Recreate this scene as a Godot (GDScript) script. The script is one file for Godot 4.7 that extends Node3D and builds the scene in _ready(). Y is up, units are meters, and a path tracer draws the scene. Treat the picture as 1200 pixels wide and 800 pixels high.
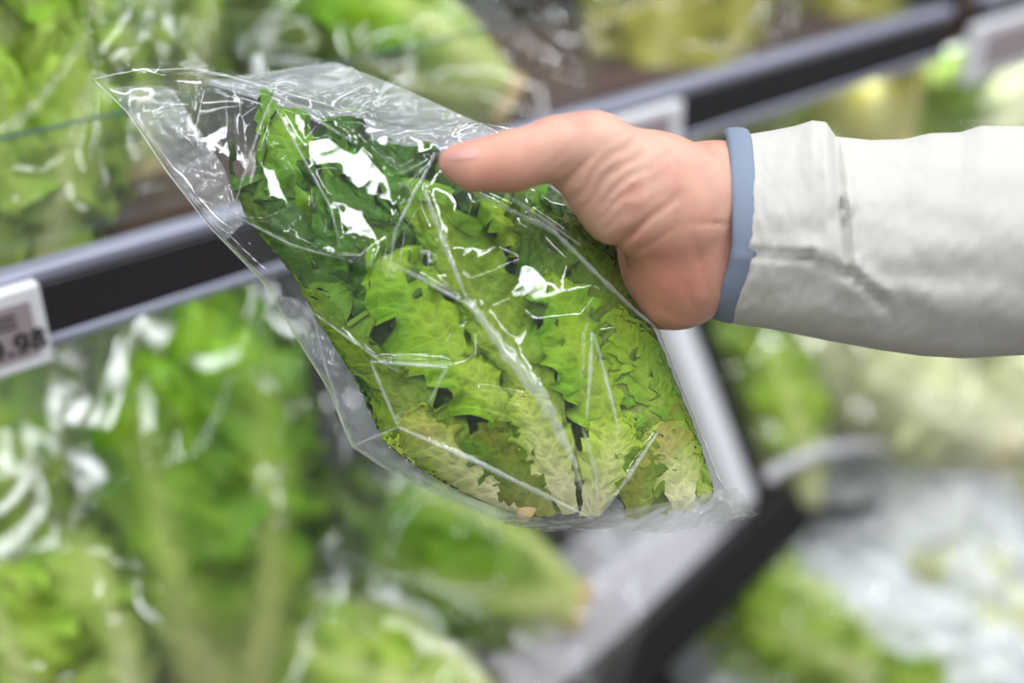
extends Node3D
# A hand lifts a bagged lettuce in front of a chilled vegetable display.

const FPX := 1492.82          # focal length in pixels of a 1200 x 800 frame with a vertical field of 30 degrees
const FOCUS := 0.52
var cam_at := Vector3(0, 1.5, 0)
var cr: Vector3
var cu: Vector3
var cf: Vector3
var M := {}
var used := {}
var rng := RandomNumberGenerator.new()
var n_soft := FastNoiseLite.new()
var n_mid := FastNoiseLite.new()
var n_cell := FastNoiseLite.new()

# ------------------------------------------------------------------ helpers
func pt(px: float, py: float, d: float) -> Vector3:
	return cam_at + (cr * ((px - 600.0) / FPX) + cu * ((400.0 - py) / FPX) + cf) * d

func on_plane(px: float, py: float, p0: Vector3, n: Vector3) -> Vector3:
	var r := pt(px, py, 1.0) - cam_at
	return cam_at + r * ((p0 - cam_at).dot(n) / r.dot(n))

func to_px(p: Vector3) -> Vector2:
	var q := p - cam_at
	var d := q.dot(cf)
	return Vector2(600.0 + q.dot(cr) / d * FPX, 400.0 - q.dot(cu) / d * FPX)

func numbered(called: String) -> String:
	var n: int = used.get(called, 0)
	used[called] = n + 1
	return called if n == 0 else "%s_%03d" % [called, n]

func thing(called: String, label: String, category: String, tr := Transform3D.IDENTITY, group := "") -> Node3D:
	var o := Node3D.new()
	o.name = numbered(called)
	add_child(o, true)
	o.transform = tr
	tag(o, label, category, group)
	return o

func tag(o: Node, label: String, category: String, group := "") -> void:
	o.set_meta("label", label)
	o.set_meta("category", category)
	if group != "":
		o.set_meta("group", group)

func obj(called: String, mesh: Mesh, m: Material, parent: Node = self, tr := Transform3D.IDENTITY) -> MeshInstance3D:
	var o := MeshInstance3D.new()
	o.name = numbered(called) if parent == self else called
	o.mesh = mesh
	o.material_override = m
	parent.add_child(o, true)
	o.transform = tr
	return o

func struct(called: String, mesh: Mesh, m: Material, tr := Transform3D.IDENTITY, parent: Node = self) -> MeshInstance3D:
	var o := obj(called, mesh, m, parent, tr)
	if parent == self:
		o.set_meta("kind", "structure")
	return o

# A mesh from points and triangles, with smooth normals that agree with the winding.
func solid(v: PackedVector3Array, idx: PackedInt32Array, cols := PackedColorArray(), uvs := PackedVector2Array()) -> ArrayMesh:
	var nn := PackedVector3Array()
	nn.resize(v.size())
	for i in range(0, idx.size(), 3):
		var a := v[idx[i]]
		var n := (v[idx[i + 2]] - a).cross(v[idx[i + 1]] - a)
		nn[idx[i]] += n
		nn[idx[i + 1]] += n
		nn[idx[i + 2]] += n
	for i in nn.size():
		nn[i] = nn[i].normalized() if nn[i].length_squared() > 1e-30 else Vector3.UP
	var arr := []
	arr.resize(Mesh.ARRAY_MAX)
	arr[Mesh.ARRAY_VERTEX] = v
	arr[Mesh.ARRAY_NORMAL] = nn
	arr[Mesh.ARRAY_INDEX] = idx
	if cols.size():
		arr[Mesh.ARRAY_COLOR] = cols
	if uvs.size():
		arr[Mesh.ARRAY_TEX_UV] = uvs
	var am := ArrayMesh.new()
	am.add_surface_from_arrays(Mesh.PRIMITIVE_TRIANGLES, arr)
	return am

func grid_index(nu: int, nv: int, flip := false) -> PackedInt32Array:
	var idx := PackedInt32Array()
	idx.resize((nu - 1) * (nv - 1) * 6)
	var k := 0
	for j in nv - 1:
		for i in nu - 1:
			var a := j * nu + i
			var q := [a, a + nu, a + 1, a + 1, a + nu, a + nu + 1] if not flip else [a, a + 1, a + nu, a + 1, a + nu + 1, a + nu]
			for w in 6:
				idx[k + w] = q[w]
			k += 6
	return idx

func box(size: Vector3, bevel := 0.0) -> Mesh:
	if bevel <= 0.0:
		var b := BoxMesh.new()
		b.size = size
		return b
	var st := SurfaceTool.new()                       # a box with all twelve edges chamfered
	st.begin(Mesh.PRIMITIVE_TRIANGLES)
	st.set_smooth_group(-1)
	var h := size / 2.0
	var i := h - Vector3.ONE * bevel
	var corner := func(s: Vector3, axis: int) -> Vector3:
		var p := Vector3(s.x * i.x, s.y * i.y, s.z * i.z)
		p[axis] = s[axis] * h[axis]
		return p
	var face := func(ps: Array) -> void:
		var c := Vector3.ZERO
		for p in ps:
			c += p / float(ps.size())
		for k in range(1, ps.size() - 1):
			var n: Vector3 = (ps[k + 1] - ps[0]).cross(ps[k] - ps[0])
			var tri := [ps[0], ps[k], ps[k + 1]] if n.dot(c) > 0 else [ps[0], ps[k + 1], ps[k]]
			for p in tri:
				st.add_vertex(p)
	for axis in 3:
		var u := (axis + 1) % 3
		var w := (axis + 2) % 3
		for s in [-1.0, 1.0]:
			var ring := []
			for q in [[-1.0, -1.0], [1.0, -1.0], [1.0, 1.0], [-1.0, 1.0]]:
				var sg := Vector3.ZERO
				sg[axis] = s
				sg[u] = q[0]
				sg[w] = q[1]
				ring.append(corner.call(sg, axis))
			face.call(ring)
		for su in [-1.0, 1.0]:
			for sw in [-1.0, 1.0]:
				var e := []
				for t in [[-1.0, u], [1.0, u], [1.0, w], [-1.0, w]]:
					var sg := Vector3.ZERO
					sg[axis] = t[0]
					sg[u] = su
					sg[w] = sw
					e.append(corner.call(sg, t[1]))
				face.call(e)
	for sx in [-1.0, 1.0]:
		for sy in [-1.0, 1.0]:
			for sz in [-1.0, 1.0]:
				var sg := Vector3(sx, sy, sz)
				face.call([corner.call(sg, 0), corner.call(sg, 1), corner.call(sg, 2)])
	st.generate_normals()
	return st.commit()

func bar(a: Vector3, b: Vector3, w: float, d: float, up: Vector3, bevel := 0.001) -> Array:   # [mesh, transform] of a bar from a to b
	var z := (b - a).normalized()
	var x := up.cross(z).normalized()
	return [box(Vector3(w, d, a.distance_to(b)), bevel), Transform3D(Basis(x, z.cross(x), z), (a + b) / 2.0)]

func mat(c: Color, rough := 0.6, metal := 0.0) -> StandardMaterial3D:
	var m := StandardMaterial3D.new()
	m.albedo_color = c
	m.roughness = rough
	m.metallic = metal
	return m

func noise_tex(n: FastNoiseLite, size: int) -> ImageTexture:
	var im := Image.create(size, size, false, Image.FORMAT_L8)
	for y in size:
		for x in size:
			var v := clampf(0.5 + 0.5 * n.get_noise_2d(x, y), 0.0, 1.0)
			im.set_pixel(x, y, Color(v, v, v))
	return ImageTexture.create_from_image(im)

func ramp(x: float, a: float, b: float) -> float:
	return smoothstep(a, b, x)

func seg_dist(p: Vector2, a: Vector2, b: Vector2) -> Vector2:   # (distance, place along)
	var ab := b - a
	var t := clampf((p - a).dot(ab) / ab.length_squared(), 0.0, 1.0)
	return Vector2(p.distance_to(a + ab * t), t)

func path_at(path: Array, t: float) -> Vector2:                 # a point at share t of a polyline's length
	var total := 0.0
	for k in path.size() - 1:
		total += path[k].distance_to(path[k + 1])
	var want := t * total
	for k in path.size() - 1:
		var l: float = path[k].distance_to(path[k + 1])
		if want <= l or k == path.size() - 2:
			return path[k].lerp(path[k + 1], clampf(want / l, 0.0, 1.0))
		want -= l
	return path[-1]

# ------------------------------------------------------------------ the scene
func _ready() -> void:
	rng.seed = 7
	var sh := deg_to_rad(29.7)
	var head := Vector3(0.629, 0, -0.7774)
	cf = head * cos(sh) + Vector3.DOWN * sin(sh)
	cr = cf.cross(Vector3.UP).normalized()
	cu = cr.cross(cf).normalized()
	var cam := Camera3D.new()
	cam.name = "camera"
	cam.keep_aspect = Camera3D.KEEP_HEIGHT
	cam.fov = 30.0
	cam.near = 0.05
	cam.far = 60.0
	cam.transform = Transform3D(Basis(cr, cu, -cf), cam_at)
	add_child(cam)
	cam.current = true
	var att := CameraAttributesPhysical.new()
	att.frustum_focal_length = 45.0
	att.exposure_aperture = 2.5
	att.frustum_focus_distance = FOCUS
	var we := WorldEnvironment.new()
	we.name = "surroundings"
	var env := Environment.new()
	env.background_mode = Environment.BG_COLOR
	env.background_color = Color(0.02, 0.02, 0.022)
	env.tonemap_mode = Environment.TONE_MAPPER_LINEAR
	env.tonemap_exposure = 1.02
	env.sdfgi_enabled = true
	env.ssao_enabled = true
	env.ssil_enabled = true
	we.environment = env
	we.camera_attributes = att
	add_child(we)
	# the shop's strip lights: [x, y, z, length, width, energy]
	lamps([
		[-1.2, 2.88, 0.05, 2.4, 0.16, 3.4], [1.6, 2.88, 0.05, 2.4, 0.16, 3.4], [4.4, 2.88, 0.05, 2.4, 0.16, 3.4],
		[-1.2, 2.88, 1.5, 2.4, 0.14, 2.8], [1.6, 2.88, 1.5, 2.4, 0.14, 2.8], [4.4, 2.88, 1.5, 2.4, 0.14, 2.8],
		[-0.2, 1.152, -0.65, 1.8, 0.012, 0.15], [1.7, 1.152, -0.65, 1.8, 0.012, 0.15], [3.6, 1.152, -0.65, 1.8, 0.012, 0.15],
		[-0.2, 2.21, -0.74, 1.8, 0.03, 0.7], [1.7, 2.21, -0.74, 1.8, 0.03, 0.7], [3.6, 2.21, -0.74, 1.8, 0.03, 0.7],
	])
	noises()
	materials()
	room()
	display()
	background_goods()
	lettuce_in_hand()
	bag_in_hand()
	person()

func lamps(list: Array) -> void:
	var glow := mat(Color(1, 1, 1), 0.5)
	glow.emission_enabled = true
	glow.emission = Color(0.96, 0.98, 1.0)
	glow.emission_energy_multiplier = 2.0
	var white := mat(Color(0.85, 0.86, 0.87), 0.5)
	var k := 0
	var words := ["ceiling over the display's near end", "ceiling over the display's middle", "ceiling over the display's far end", "ceiling behind the shopper, near end", "ceiling behind the shopper, middle", "ceiling behind the shopper, far end", "underside of the shelf, near end", "underside of the shelf, middle", "underside of the shelf, far end", "canopy's near end", "canopy's middle", "canopy's far end"]
	for l in list:
		var t := thing("strip_light", "long white strip light on the " + words[k], "strip light", Transform3D(Basis.IDENTITY, Vector3(l[0], l[1], l[2])), "white strip lights")
		obj("housing", box(Vector3(l[3], 0.05 if l[1] > 2.0 else 0.014, l[4] + 0.02), 0.004), white, t, Transform3D(Basis.IDENTITY, Vector3(0, 0.03 if l[1] > 2.0 else 0.0115, 0)))
		obj("diffuser", box(Vector3(l[3] - 0.04, 0.008, l[4]), 0.002), glow, t)
		var a := AreaLight3D.new()
		a.name = "strip_glow"
		a.area_size = Vector2(l[3] - 0.04, l[4])
		a.light_color = Color(0.97, 0.985, 1.0)
		a.light_energy = l[5]
		a.set("area_range", 12.0)
		a.set("area_attenuation", 2.0)
		a.shadow_enabled = true
		t.add_child(a)
		a.transform = Transform3D(Basis(Vector3.RIGHT, -PI / 2), Vector3(0, -0.006, 0))
		k += 1

func noises() -> void:
	n_soft.noise_type = FastNoiseLite.TYPE_SIMPLEX_SMOOTH
	n_soft.fractal_type = FastNoiseLite.FRACTAL_NONE
	n_soft.frequency = 1.0
	n_soft.seed = 3
	n_mid.noise_type = FastNoiseLite.TYPE_SIMPLEX
	n_mid.fractal_type = FastNoiseLite.FRACTAL_FBM
	n_mid.fractal_octaves = 3
	n_mid.frequency = 1.0
	n_mid.seed = 11
	n_cell.noise_type = FastNoiseLite.TYPE_CELLULAR
	n_cell.cellular_return_type = FastNoiseLite.RETURN_DISTANCE2_SUB
	n_cell.fractal_type = FastNoiseLite.FRACTAL_NONE
	n_cell.frequency = 1.0
	n_cell.seed = 5

func materials() -> void:
	var veins := FastNoiseLite.new()
	veins.noise_type = FastNoiseLite.TYPE_CELLULAR
	veins.cellular_return_type = FastNoiseLite.RETURN_DISTANCE2_SUB
	veins.frequency = 0.055
	var vt := noise_tex(veins, 256)
	var lf := mat(Color(1, 1, 1), 0.55)
	lf.metallic_specular = 0.35
	lf.vertex_color_use_as_albedo = true
	lf.heightmap_enabled = true
	lf.heightmap_texture = vt
	lf.heightmap_scale = 0.17
	lf.backlight_enabled = true
	lf.backlight = Color(0.45, 0.45, 0.45)
	var vim := Image.create(256, 256, false, Image.FORMAT_RGB8)
	for y in 256:
		for x in 256:
			var e := clampf(0.5 + 0.5 * veins.get_noise_2d(x, y), 0.0, 1.0)
			var vein := 1.0 - ramp(e, 0.05, 0.22)
			vim.set_pixel(x, y, Color(0.89, 0.90, 0.86).lerp(Color(1, 1, 0.98), vein))
	lf.albedo_texture = ImageTexture.create_from_image(vim)
	M.leaf = lf
	var lh: StandardMaterial3D = lf.duplicate()
	lh.backlight = Color(0.22, 0.22, 0.22)
	lh.heightmap_scale = 0.22
	M.held_leaf = lh
	var film := StandardMaterial3D.new()
	film.transparency = BaseMaterial3D.TRANSPARENCY_ALPHA
	film.albedo_color = Color(0.92, 0.95, 0.97, 0.022)
	film.roughness = 0.05
	film.metallic_specular = 0.6
	film.cull_mode = BaseMaterial3D.CULL_DISABLED
	M.film = film
	var film2: StandardMaterial3D = film.duplicate()
	film2.albedo_color = Color(0.92, 0.95, 0.97, 0.008)
	film2.roughness = 0.09
	M.film_far = film2
	var filmh: StandardMaterial3D = film2.duplicate()
	filmh.albedo_color = Color(0.95, 0.965, 0.985, 0.55)
	filmh.roughness = 0.22
	M.film_hazy = filmh
	var film3: StandardMaterial3D = film.duplicate()
	film3.albedo_color = Color(0.94, 0.96, 0.98, 0.24)
	M.film_folded = film3
	var hem: StandardMaterial3D = film.duplicate()
	hem.albedo_color = Color(0.9, 0.93, 0.9, 0.34)
	hem.roughness = 0.2
	M.hem = hem
	var pleat: StandardMaterial3D = film.duplicate()
	pleat.albedo_color = Color(0.95, 0.97, 0.98, 0.26)
	pleat.roughness = 0.12
	M.pleat = pleat
	M.acrylic = film.duplicate()
	M.acrylic.albedo_color = Color(0.7, 0.9, 0.88, 0.01)
	M.acrylic_edge = mat(Color(0.30, 0.42, 0.41), 0.3)
	M.steel = mat(Color(0.56, 0.57, 0.64), 0.4, 0.3)
	M.strip = mat(Color(0.13, 0.11, 0.14), 0.3)
	M.dark = mat(Color(0.05, 0.05, 0.055), 0.6)
	M.brown = mat(Color(0.27, 0.16, 0.10), 0.7)
	M.black = mat(Color(0.02, 0.02, 0.022), 0.5)
	M.grey = mat(Color(0.78, 0.77, 0.80), 0.5)
	M.white = mat(Color(0.84, 0.84, 0.86), 0.5)
	M.wall = mat(Color(0.75, 0.75, 0.74), 0.9)
	M.floor = mat(Color(0.55, 0.53, 0.5), 0.5)
	M.tag = mat(Color(0.86, 0.86, 0.88), 0.5)
	M.screen = mat(Color(0.6, 0.55, 0.57), 0.4)
	M.ink = mat(Color(0.06, 0.05, 0.05), 0.5)
	var skin := mat(Color(1, 1, 1), 0.5)
	skin.vertex_color_use_as_albedo = true
	skin.subsurf_scatter_enabled = true
	skin.subsurf_scatter_strength = 0.12
	var pores := FastNoiseLite.new()
	pores.frequency = 0.12
	var ptx := noise_tex(pores, 256)
	skin.heightmap_enabled = true
	skin.heightmap_texture = ptx
	skin.heightmap_scale = 0.02
	skin.uv1_triplanar = true
	skin.uv1_scale = Vector3.ONE * 25.0
	M.skin = skin
	var fleece := mat(Color(0.745, 0.735, 0.71), 0.95)
	var knit := FastNoiseLite.new()
	knit.frequency = 0.2
	fleece.heightmap_enabled = true
	fleece.heightmap_texture = noise_tex(knit, 256)
	fleece.heightmap_scale = 0.015
	fleece.uv1_triplanar = true
	fleece.uv1_scale = Vector3.ONE * 14.0
	fleece.rim_enabled = true
	fleece.rim = 0.2
	M.fleece = fleece
	M.binding = mat(Color(0.47, 0.515, 0.59), 0.75)
	M.nail = mat(Color(0.82, 0.6, 0.57), 0.3)

func room() -> void:
	var t := 0.1
	struct("floor", box(Vector3(12, t, 5.4)), M.floor, Transform3D(Basis.IDENTITY, Vector3(2, -t / 2, 0.9)))
	struct("ceiling", box(Vector3(12, t, 5.4)), M.wall, Transform3D(Basis.IDENTITY, Vector3(2, 2.95 + t / 2, 0.9)))
	struct("wall_back", box(Vector3(12, 3.1, t)), M.wall, Transform3D(Basis.IDENTITY, Vector3(2, 1.5, -1.85)))
	struct("wall_front", box(Vector3(12, 3.1, t)), M.wall, Transform3D(Basis.IDENTITY, Vector3(2, 1.5, 3.65)))
	struct("wall_left", box(Vector3(t, 3.1, 5.4)), M.wall, Transform3D(Basis.IDENTITY, Vector3(-4.05, 1.5, 0.9)))
	struct("wall_right", box(Vector3(t, 3.1, 5.4)), M.wall, Transform3D(Basis.IDENTITY, Vector3(8.05, 1.5, 0.9)))

const RAIL_Z := -0.601
var deck_n := Vector3(0, 0.5, 0.866)
var deck_p: Vector3                       # a point of the face of the goods on the lower deck

func rail_y(px: float, py: float) -> float:
	return on_plane(px, py, Vector3(0, 0, RAIL_Z), Vector3.BACK).y

func rail_x(px: float, py: float) -> float:
	return on_plane(px, py, Vector3(0, 0, RAIL_Z), Vector3.BACK).x

func display() -> void:
	deck_p = pt(300, 400, 0.88)
	var x0 := -1.2
	var x1 := 4.5
	var lip := rail_y(150, 284)
	var s1 := rail_y(150, 301)
	var s0 := rail_y(150, 365)
	var low := rail_y(150, 378)
	var gap0 := rail_x(1113, 40)
	var gap1 := rail_x(1147, 40)
	var t := thing("refrigerated_display", "chilled vegetable display with a dark shelf, aluminium price rail and sloping lower deck", "display shelf")
	var along := func(called: String, a: float, b: float, y0: float, y1: float, z0: float, z1: float, m: Material, bev := 0.002) -> MeshInstance3D:
		return obj(called, box(Vector3(b - a, y1 - y0, z1 - z0), bev), m, t, Transform3D(Basis.IDENTITY, Vector3((a + b) / 2, (y0 + y1) / 2, (z0 + z1) / 2)))
	var back := on_plane(680, 38, Vector3(0, s1 - 0.01, 0), Vector3.UP).z
	along.call("shelf_riser", x0, x1, s1 - 0.01, 2.2, back - 0.09, back - 0.07, M.black)
	along.call("shelf_board", x0, x1, low + 0.006, s1 - 0.01, -1.12, RAIL_Z - 0.016, M.brown)
	along.call("back_panel", x0, x1, 0.1, 2.2, -1.16, -1.121, M.dark)
	for part in [[x0, gap0], [gap1, x1]]:
		var rail: MeshInstance3D = along.call("price_rail", part[0], part[1], s0, s1, RAIL_Z - 0.012, RAIL_Z, M.strip)
		for e in [["rail_lip", s1, lip, 0.0], ["rail_lip", low, s0, 0.0]]:
			var b := box(Vector3(part[1] - part[0], e[2] - e[1], 0.0136), 0.0015)
			obj(e[0], b, M.steel, rail, Transform3D(Basis.IDENTITY, Vector3(0, (e[1] + e[2] - s0 - s1) / 2, 0.0)))
	along.call("upright_post", gap0 + 0.004, gap1 - 0.004, low, 2.2, -0.70, RAIL_Z - 0.017, M.black)
	# clear acrylic fence along the shelf's front edge
	var fence: MeshInstance3D = along.call("acrylic_fence", x0, gap0, lip, lip + 0.062, RAIL_Z - 0.02, RAIL_Z - 0.0195, M.acrylic, 0.0)
	obj("polished_edge", box(Vector3(gap0 - x0, 0.0013, 0.002)), M.acrylic_edge, fence, Transform3D(Basis.IDENTITY, Vector3(0, 0.032, 0)))
	# the sloping lower deck
	var dn := deck_p - deck_n * 0.16
	var down := Vector3(0, -0.866, 0.5)
	var db := Basis(Vector3.RIGHT, deck_n, Vector3.RIGHT.cross(deck_n))
	obj("sloping_deck", box(Vector3(x1 - x0, 0.02, 0.9), 0.003), M.dark, t, Transform3D(db, Vector3((x0 + x1) / 2, dn.y, dn.z) + down * 0.28))
	obj("canopy", box(Vector3(x1 - x0, 0.12, 0.5), 0.01), M.white, t, Transform3D(Basis.IDENTITY, Vector3((x0 + x1) / 2, 2.28, -0.93)))
	price_tag("electronic price tag in a white frame on the left of the rail", -72, 46, 331, 430, true)
	price_tag("white price tag on the rail behind the thumb knuckle", 690, 803, 118, 172, false)
	price_tag("blurred white price tag on the far right end of the rail", 1149, 1235, 4, 66, false)

func price_tag(label: String, px0: float, px1: float, py0: float, py1: float, print_it: bool) -> void:
	var z := RAIL_Z + 0.004
	var p := Vector3(0, 0, z + 0.004)
	var xa := on_plane(px0, py0, p, Vector3.BACK).x
	var xb := on_plane(px1, py0, p, Vector3.BACK).x
	var ya := on_plane(px1, py1, p, Vector3.BACK).y
	var yb := on_plane(px1, py0, p, Vector3.BACK).y
	var w := xb - xa
	var h := yb - ya
	var t := thing("price_tag", label, "price tag", Transform3D(Basis.IDENTITY, Vector3((xa + xb) / 2, (ya + yb) / 2, z)), "price tags on the rail")
	obj("frame", box(Vector3(w, h, 0.008), 0.0015), M.tag, t)
	obj("screen", box(Vector3(w * 0.70, h * 0.66, 0.001)), M.screen, t, Transform3D(Basis.IDENTITY, Vector3(0, 0, 0.0042)))
	if print_it:
		var tm := TextMesh.new()
		var f := SystemFont.new()
		f.font_names = PackedStringArray(["Droid Sans"])
		f.font_weight = 800
		tm.font = f
		tm.text = "0.98"
		tm.font_size = 32
		tm.pixel_size = h * 0.26 / 24.0
		tm.depth = 0.0006
		obj("price_lettering", tm, M.ink, t, Transform3D(Basis.IDENTITY, Vector3(w * 0.13, -h * 0.14, 0.0049)))
		for k in 3:
			obj("small_print", box(Vector3(w * 0.42, h * 0.022, 0.0005)), M.ink, t, Transform3D(Basis.IDENTITY, Vector3(-w * 0.04, h * (0.22 - 0.07 * k), 0.0049)))

# ------------------------------------------------------------------ leaves
# One leaf along +y, across x, its outer face towards +z, as a grid of points; q holds its measures in metres.
func leaf_surface(q: Dictionary, nu: int, nv: int) -> Array:
	var L: float = q.L
	var W: float = q.W
	var sd: float = q.seed * 13.7
	var pts := PackedVector3Array()
	var cols := PackedColorArray()
	var uvs := PackedVector2Array()
	pts.resize(nu * nv)
	cols.resize(nu * nv)
	uvs.resize(nu * nv)
	var rib: Color = q.get("rib", Color(0.62, 0.66, 0.30))
	var mid: Color = q.get("mid", Color(0.16, 0.34, 0.025))
	var edge: Color = q.get("edge", Color(0.10, 0.27, 0.02))
	var rufA: float = q.get("ruffle", 0.012)
	var blis: float = q.get("blister", 0.004)
	var cup: float = q.get("cup", -0.5)
	var roll: float = q.get("tip_roll", 0.2)
	var ribs: float = q.get("rib_size", 1.0)
	for j in nv:
		var s := float(j) / (nv - 1)
		var prof: float = lerpf(q.get("foot", 0.3), 1.0, ramp(s, 0.0, 0.62)) * sqrt(maxf(0.0, 1.0 - pow(maxf(0.0, (s - 0.55) / 0.45), 2.6)))
		for i in nu:
			var t := 2.0 * float(i) / (nu - 1) - 1.0
			var at := absf(t)
			var side := signf(t)
			var lobe := 1.0 + (0.16 * n_soft.get_noise_2d(s * 5.0 + sd, side * 7.0 + sd) + 0.07 * n_soft.get_noise_2d(s * 17.0 + sd, side * 9.0)) * at
			var w: float = W * 0.5 * maxf(prof, 0.03) * lobe
			var x := t * w
			var y := s * L + (0.05 * L * n_soft.get_noise_2d(t * 3.0 + sd, 4.0) * ramp(s, 0.6, 1.0))
			# lateral veins leave the rib at an angle
			var vy := y - absf(x) * 0.8
			var puff := absf(n_soft.get_noise_3d(x * 70.0 + sd, vy * 95.0, sd)) + 0.7 * absf(n_soft.get_noise_3d(x * 170.0, vy * 200.0, sd + 9.0))
			var ribw := 0.010 * (1.0 - 0.75 * s) * ribs + 0.001
			var ribness := exp(-pow(x / ribw, 2.0))
			var z := blis * (puff - 0.25) * (1.0 - ribness) * ramp(s, 0.05, 0.35)
			z += 0.0035 * ribs * ribness * (1.0 - s)
			z += cup * x * x / W * 2.0
			var ph: float = s * q.get("waves", 8.0) * TAU * 0.5 + 3.0 * n_soft.get_noise_2d(s * 4.0 + sd, side * 3.0) + side * 1.3
			z += rufA * pow(at, 2.5) * ramp(s, 0.15, 0.45) * (sin(ph) + 0.6 * n_soft.get_noise_2d(s * 16.0 + sd, side * 5.0 + t))
			z += roll * 0.25 * L * pow(maxf(0.0, (s - 0.6) / 0.4), 2.0)
			var k := j * nu + i
			pts[k] = Vector3(x, y, z)
			uvs[k] = Vector2(x * 12.0 + 0.5 + sd * 0.37, (y - absf(x) * 0.3) * 12.0 + 0.012 * sin(x * 300.0 + sd) + sd * 0.21)
			var pale := clampf(ribness * (q.get("rib_end", 1.15) - s) + pow(maxf(0.0, 1.0 - s * q.get("foot_end", 1.9)), 1.6) * 0.9, 0.0, 1.0)
			var c := mid.lerp(edge, clampf(at * 0.6 + s * 0.5 - 0.25 + 0.5 * n_soft.get_noise_2d(x * 40.0 + sd, y * 40.0), 0.0, 1.0))
			c = c.lerp(rib * 0.8, clampf((0.22 - puff) * 1.6, 0.0, 0.25))
			c = c.lerp(rib, pale)
			if q.has("brown"):
				c = c.lerp(Color(0.30, 0.16, 0.03), clampf(q.brown * ramp(n_mid.get_noise_2d(x * 28.0 + sd, y * 28.0), -0.1, 0.5), 0.0, 1.0))
			cols[k] = c
	return [pts, cols, uvs]

# A leaf bent along a curve b -> c -> t with its outer face towards n.
func bent(surface: Array, L: float, b: Vector3, c: Vector3, t: Vector3, n: Vector3) -> PackedVector3Array:
	var src: PackedVector3Array = surface[0]
	var out := PackedVector3Array()
	out.resize(src.size())
	for k in src.size():
		var p := src[k]
		var s := p.y / L
		var m := b.lerp(c, s).lerp(c.lerp(t, s), s)
		var tang := (c - b).lerp(t - c, s).normalized()
		var x := tang.cross(n).normalized()
		var z := x.cross(tang)
		out[k] = m + x * p.x + z * p.z
	return out

# ------------------------------------------------------------------ goods on the display
var tones := {
	"green": [Color(0.55, 0.62, 0.22), Color(0.20, 0.37, 0.012), Color(0.09, 0.24, 0.006)],
	"dark": [Color(0.45, 0.55, 0.25), Color(0.085, 0.24, 0.02), Color(0.045, 0.17, 0.012)],
	"pale": [Color(0.74, 0.77, 0.42), Color(0.36, 0.50, 0.07), Color(0.22, 0.40, 0.025)],
	"yellow": [Color(0.80, 0.76, 0.36), Color(0.52, 0.48, 0.035), Color(0.40, 0.38, 0.02)],
	"cream": [Color(0.86, 0.85, 0.62), Color(0.84, 0.85, 0.58), Color(0.74, 0.79, 0.40)],
}

func head_meshes(tone: String, variant: int) -> Array:
	var list := []
	var r := RandomNumberGenerator.new()
	r.seed = 100 + variant
	var count := 26
	for i in count:
		var f := float(i) / (count - 1)             # 0 the outermost
		var L := lerpf(0.15, 0.215, f) * r.randf_range(0.92, 1.06)
		var W := lerpf(0.075, 0.06, f)
		var q := {"L": L, "W": W, "seed": variant * 40.0 + i, "cup": -0.5, "ruffle": 0.014, "blister": 0.010, "foot": 0.42, "tip_roll": r.randf_range(-0.1, 0.6), "rib_end": 1.0, "foot_end": 2.4, "rib": tones[tone][0], "mid": tones[tone][1].lerp(tones[tone][0], 0.25 * f), "edge": tones[tone][2], "rib_size": 1.0}
		var dim: float = {"cream": 0.8, "pale": 0.55}.get(tone, 0.45)
		var shade := r.randf_range(dim, 1.25 if dim < 0.7 else 1.1)
		q.mid = q.mid * shade
		q.edge = q.edge * shade
		var surf := leaf_surface(q, 15, 24)
		var a := i * 2.39996 + r.randf_range(-0.2, 0.2)
		var out := Vector3(sin(a), 0, cos(a))
		var rad := lerpf(0.046, 0.014, f)
		var p := bent(surf, L, out * lerpf(0.018, 0.004, f), out * rad * 1.7 + Vector3(0, L * 0.5, 0), out * rad * 0.9 + Vector3(0, L, 0), out)
		list.append(solid(p, grid_index(15, 24), surf[1], surf[2]))
	return list

func stem_mesh(rad: float) -> ArrayMesh:
	var v := PackedVector3Array()
	var prof := [[0.0, 0.4], [0.0, 0.9], [0.15, 1.0], [0.6, 0.9], [1.0, 0.5]]
	for p in prof:
		for k in 17:
			var a := TAU * k / 16.0
			var rr: float = rad * p[1] * (1.0 + 0.08 * sin(3.0 * a))
			v.append(Vector3(cos(a) * rr, p[0] * rad * 1.6 - rad * 0.5, sin(a) * rr))
	return solid(v, grid_index(17, prof.size(), true))

# A closed pillow of film round a head that lies along +y from 0; the foot is welded flat, the mouth gathered.
var far_glints := [
	[Vector2(180, 490), [Vector2(155, 432), Vector2(185, 426), Vector2(212, 448), Vector2(200, 500), Vector2(186, 556), Vector2(164, 556), Vector2(152, 500)]],
	[Vector2(250, 422), [Vector2(205, 424), Vector2(225, 412), Vector2(268, 408), Vector2(280, 395), Vector2(300, 368), Vector2(307, 378), Vector2(285, 428), Vector2(228, 446)]],
	[Vector2(320, 448), [Vector2(288, 440), Vector2(320, 440), Vector2(345, 433), Vector2(354, 444), Vector2(328, 470), Vector2(300, 462)]],
	[Vector2(80, 545), [Vector2(65, 538), Vector2(80, 532), Vector2(92, 546), Vector2(82, 560)]],
]

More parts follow.
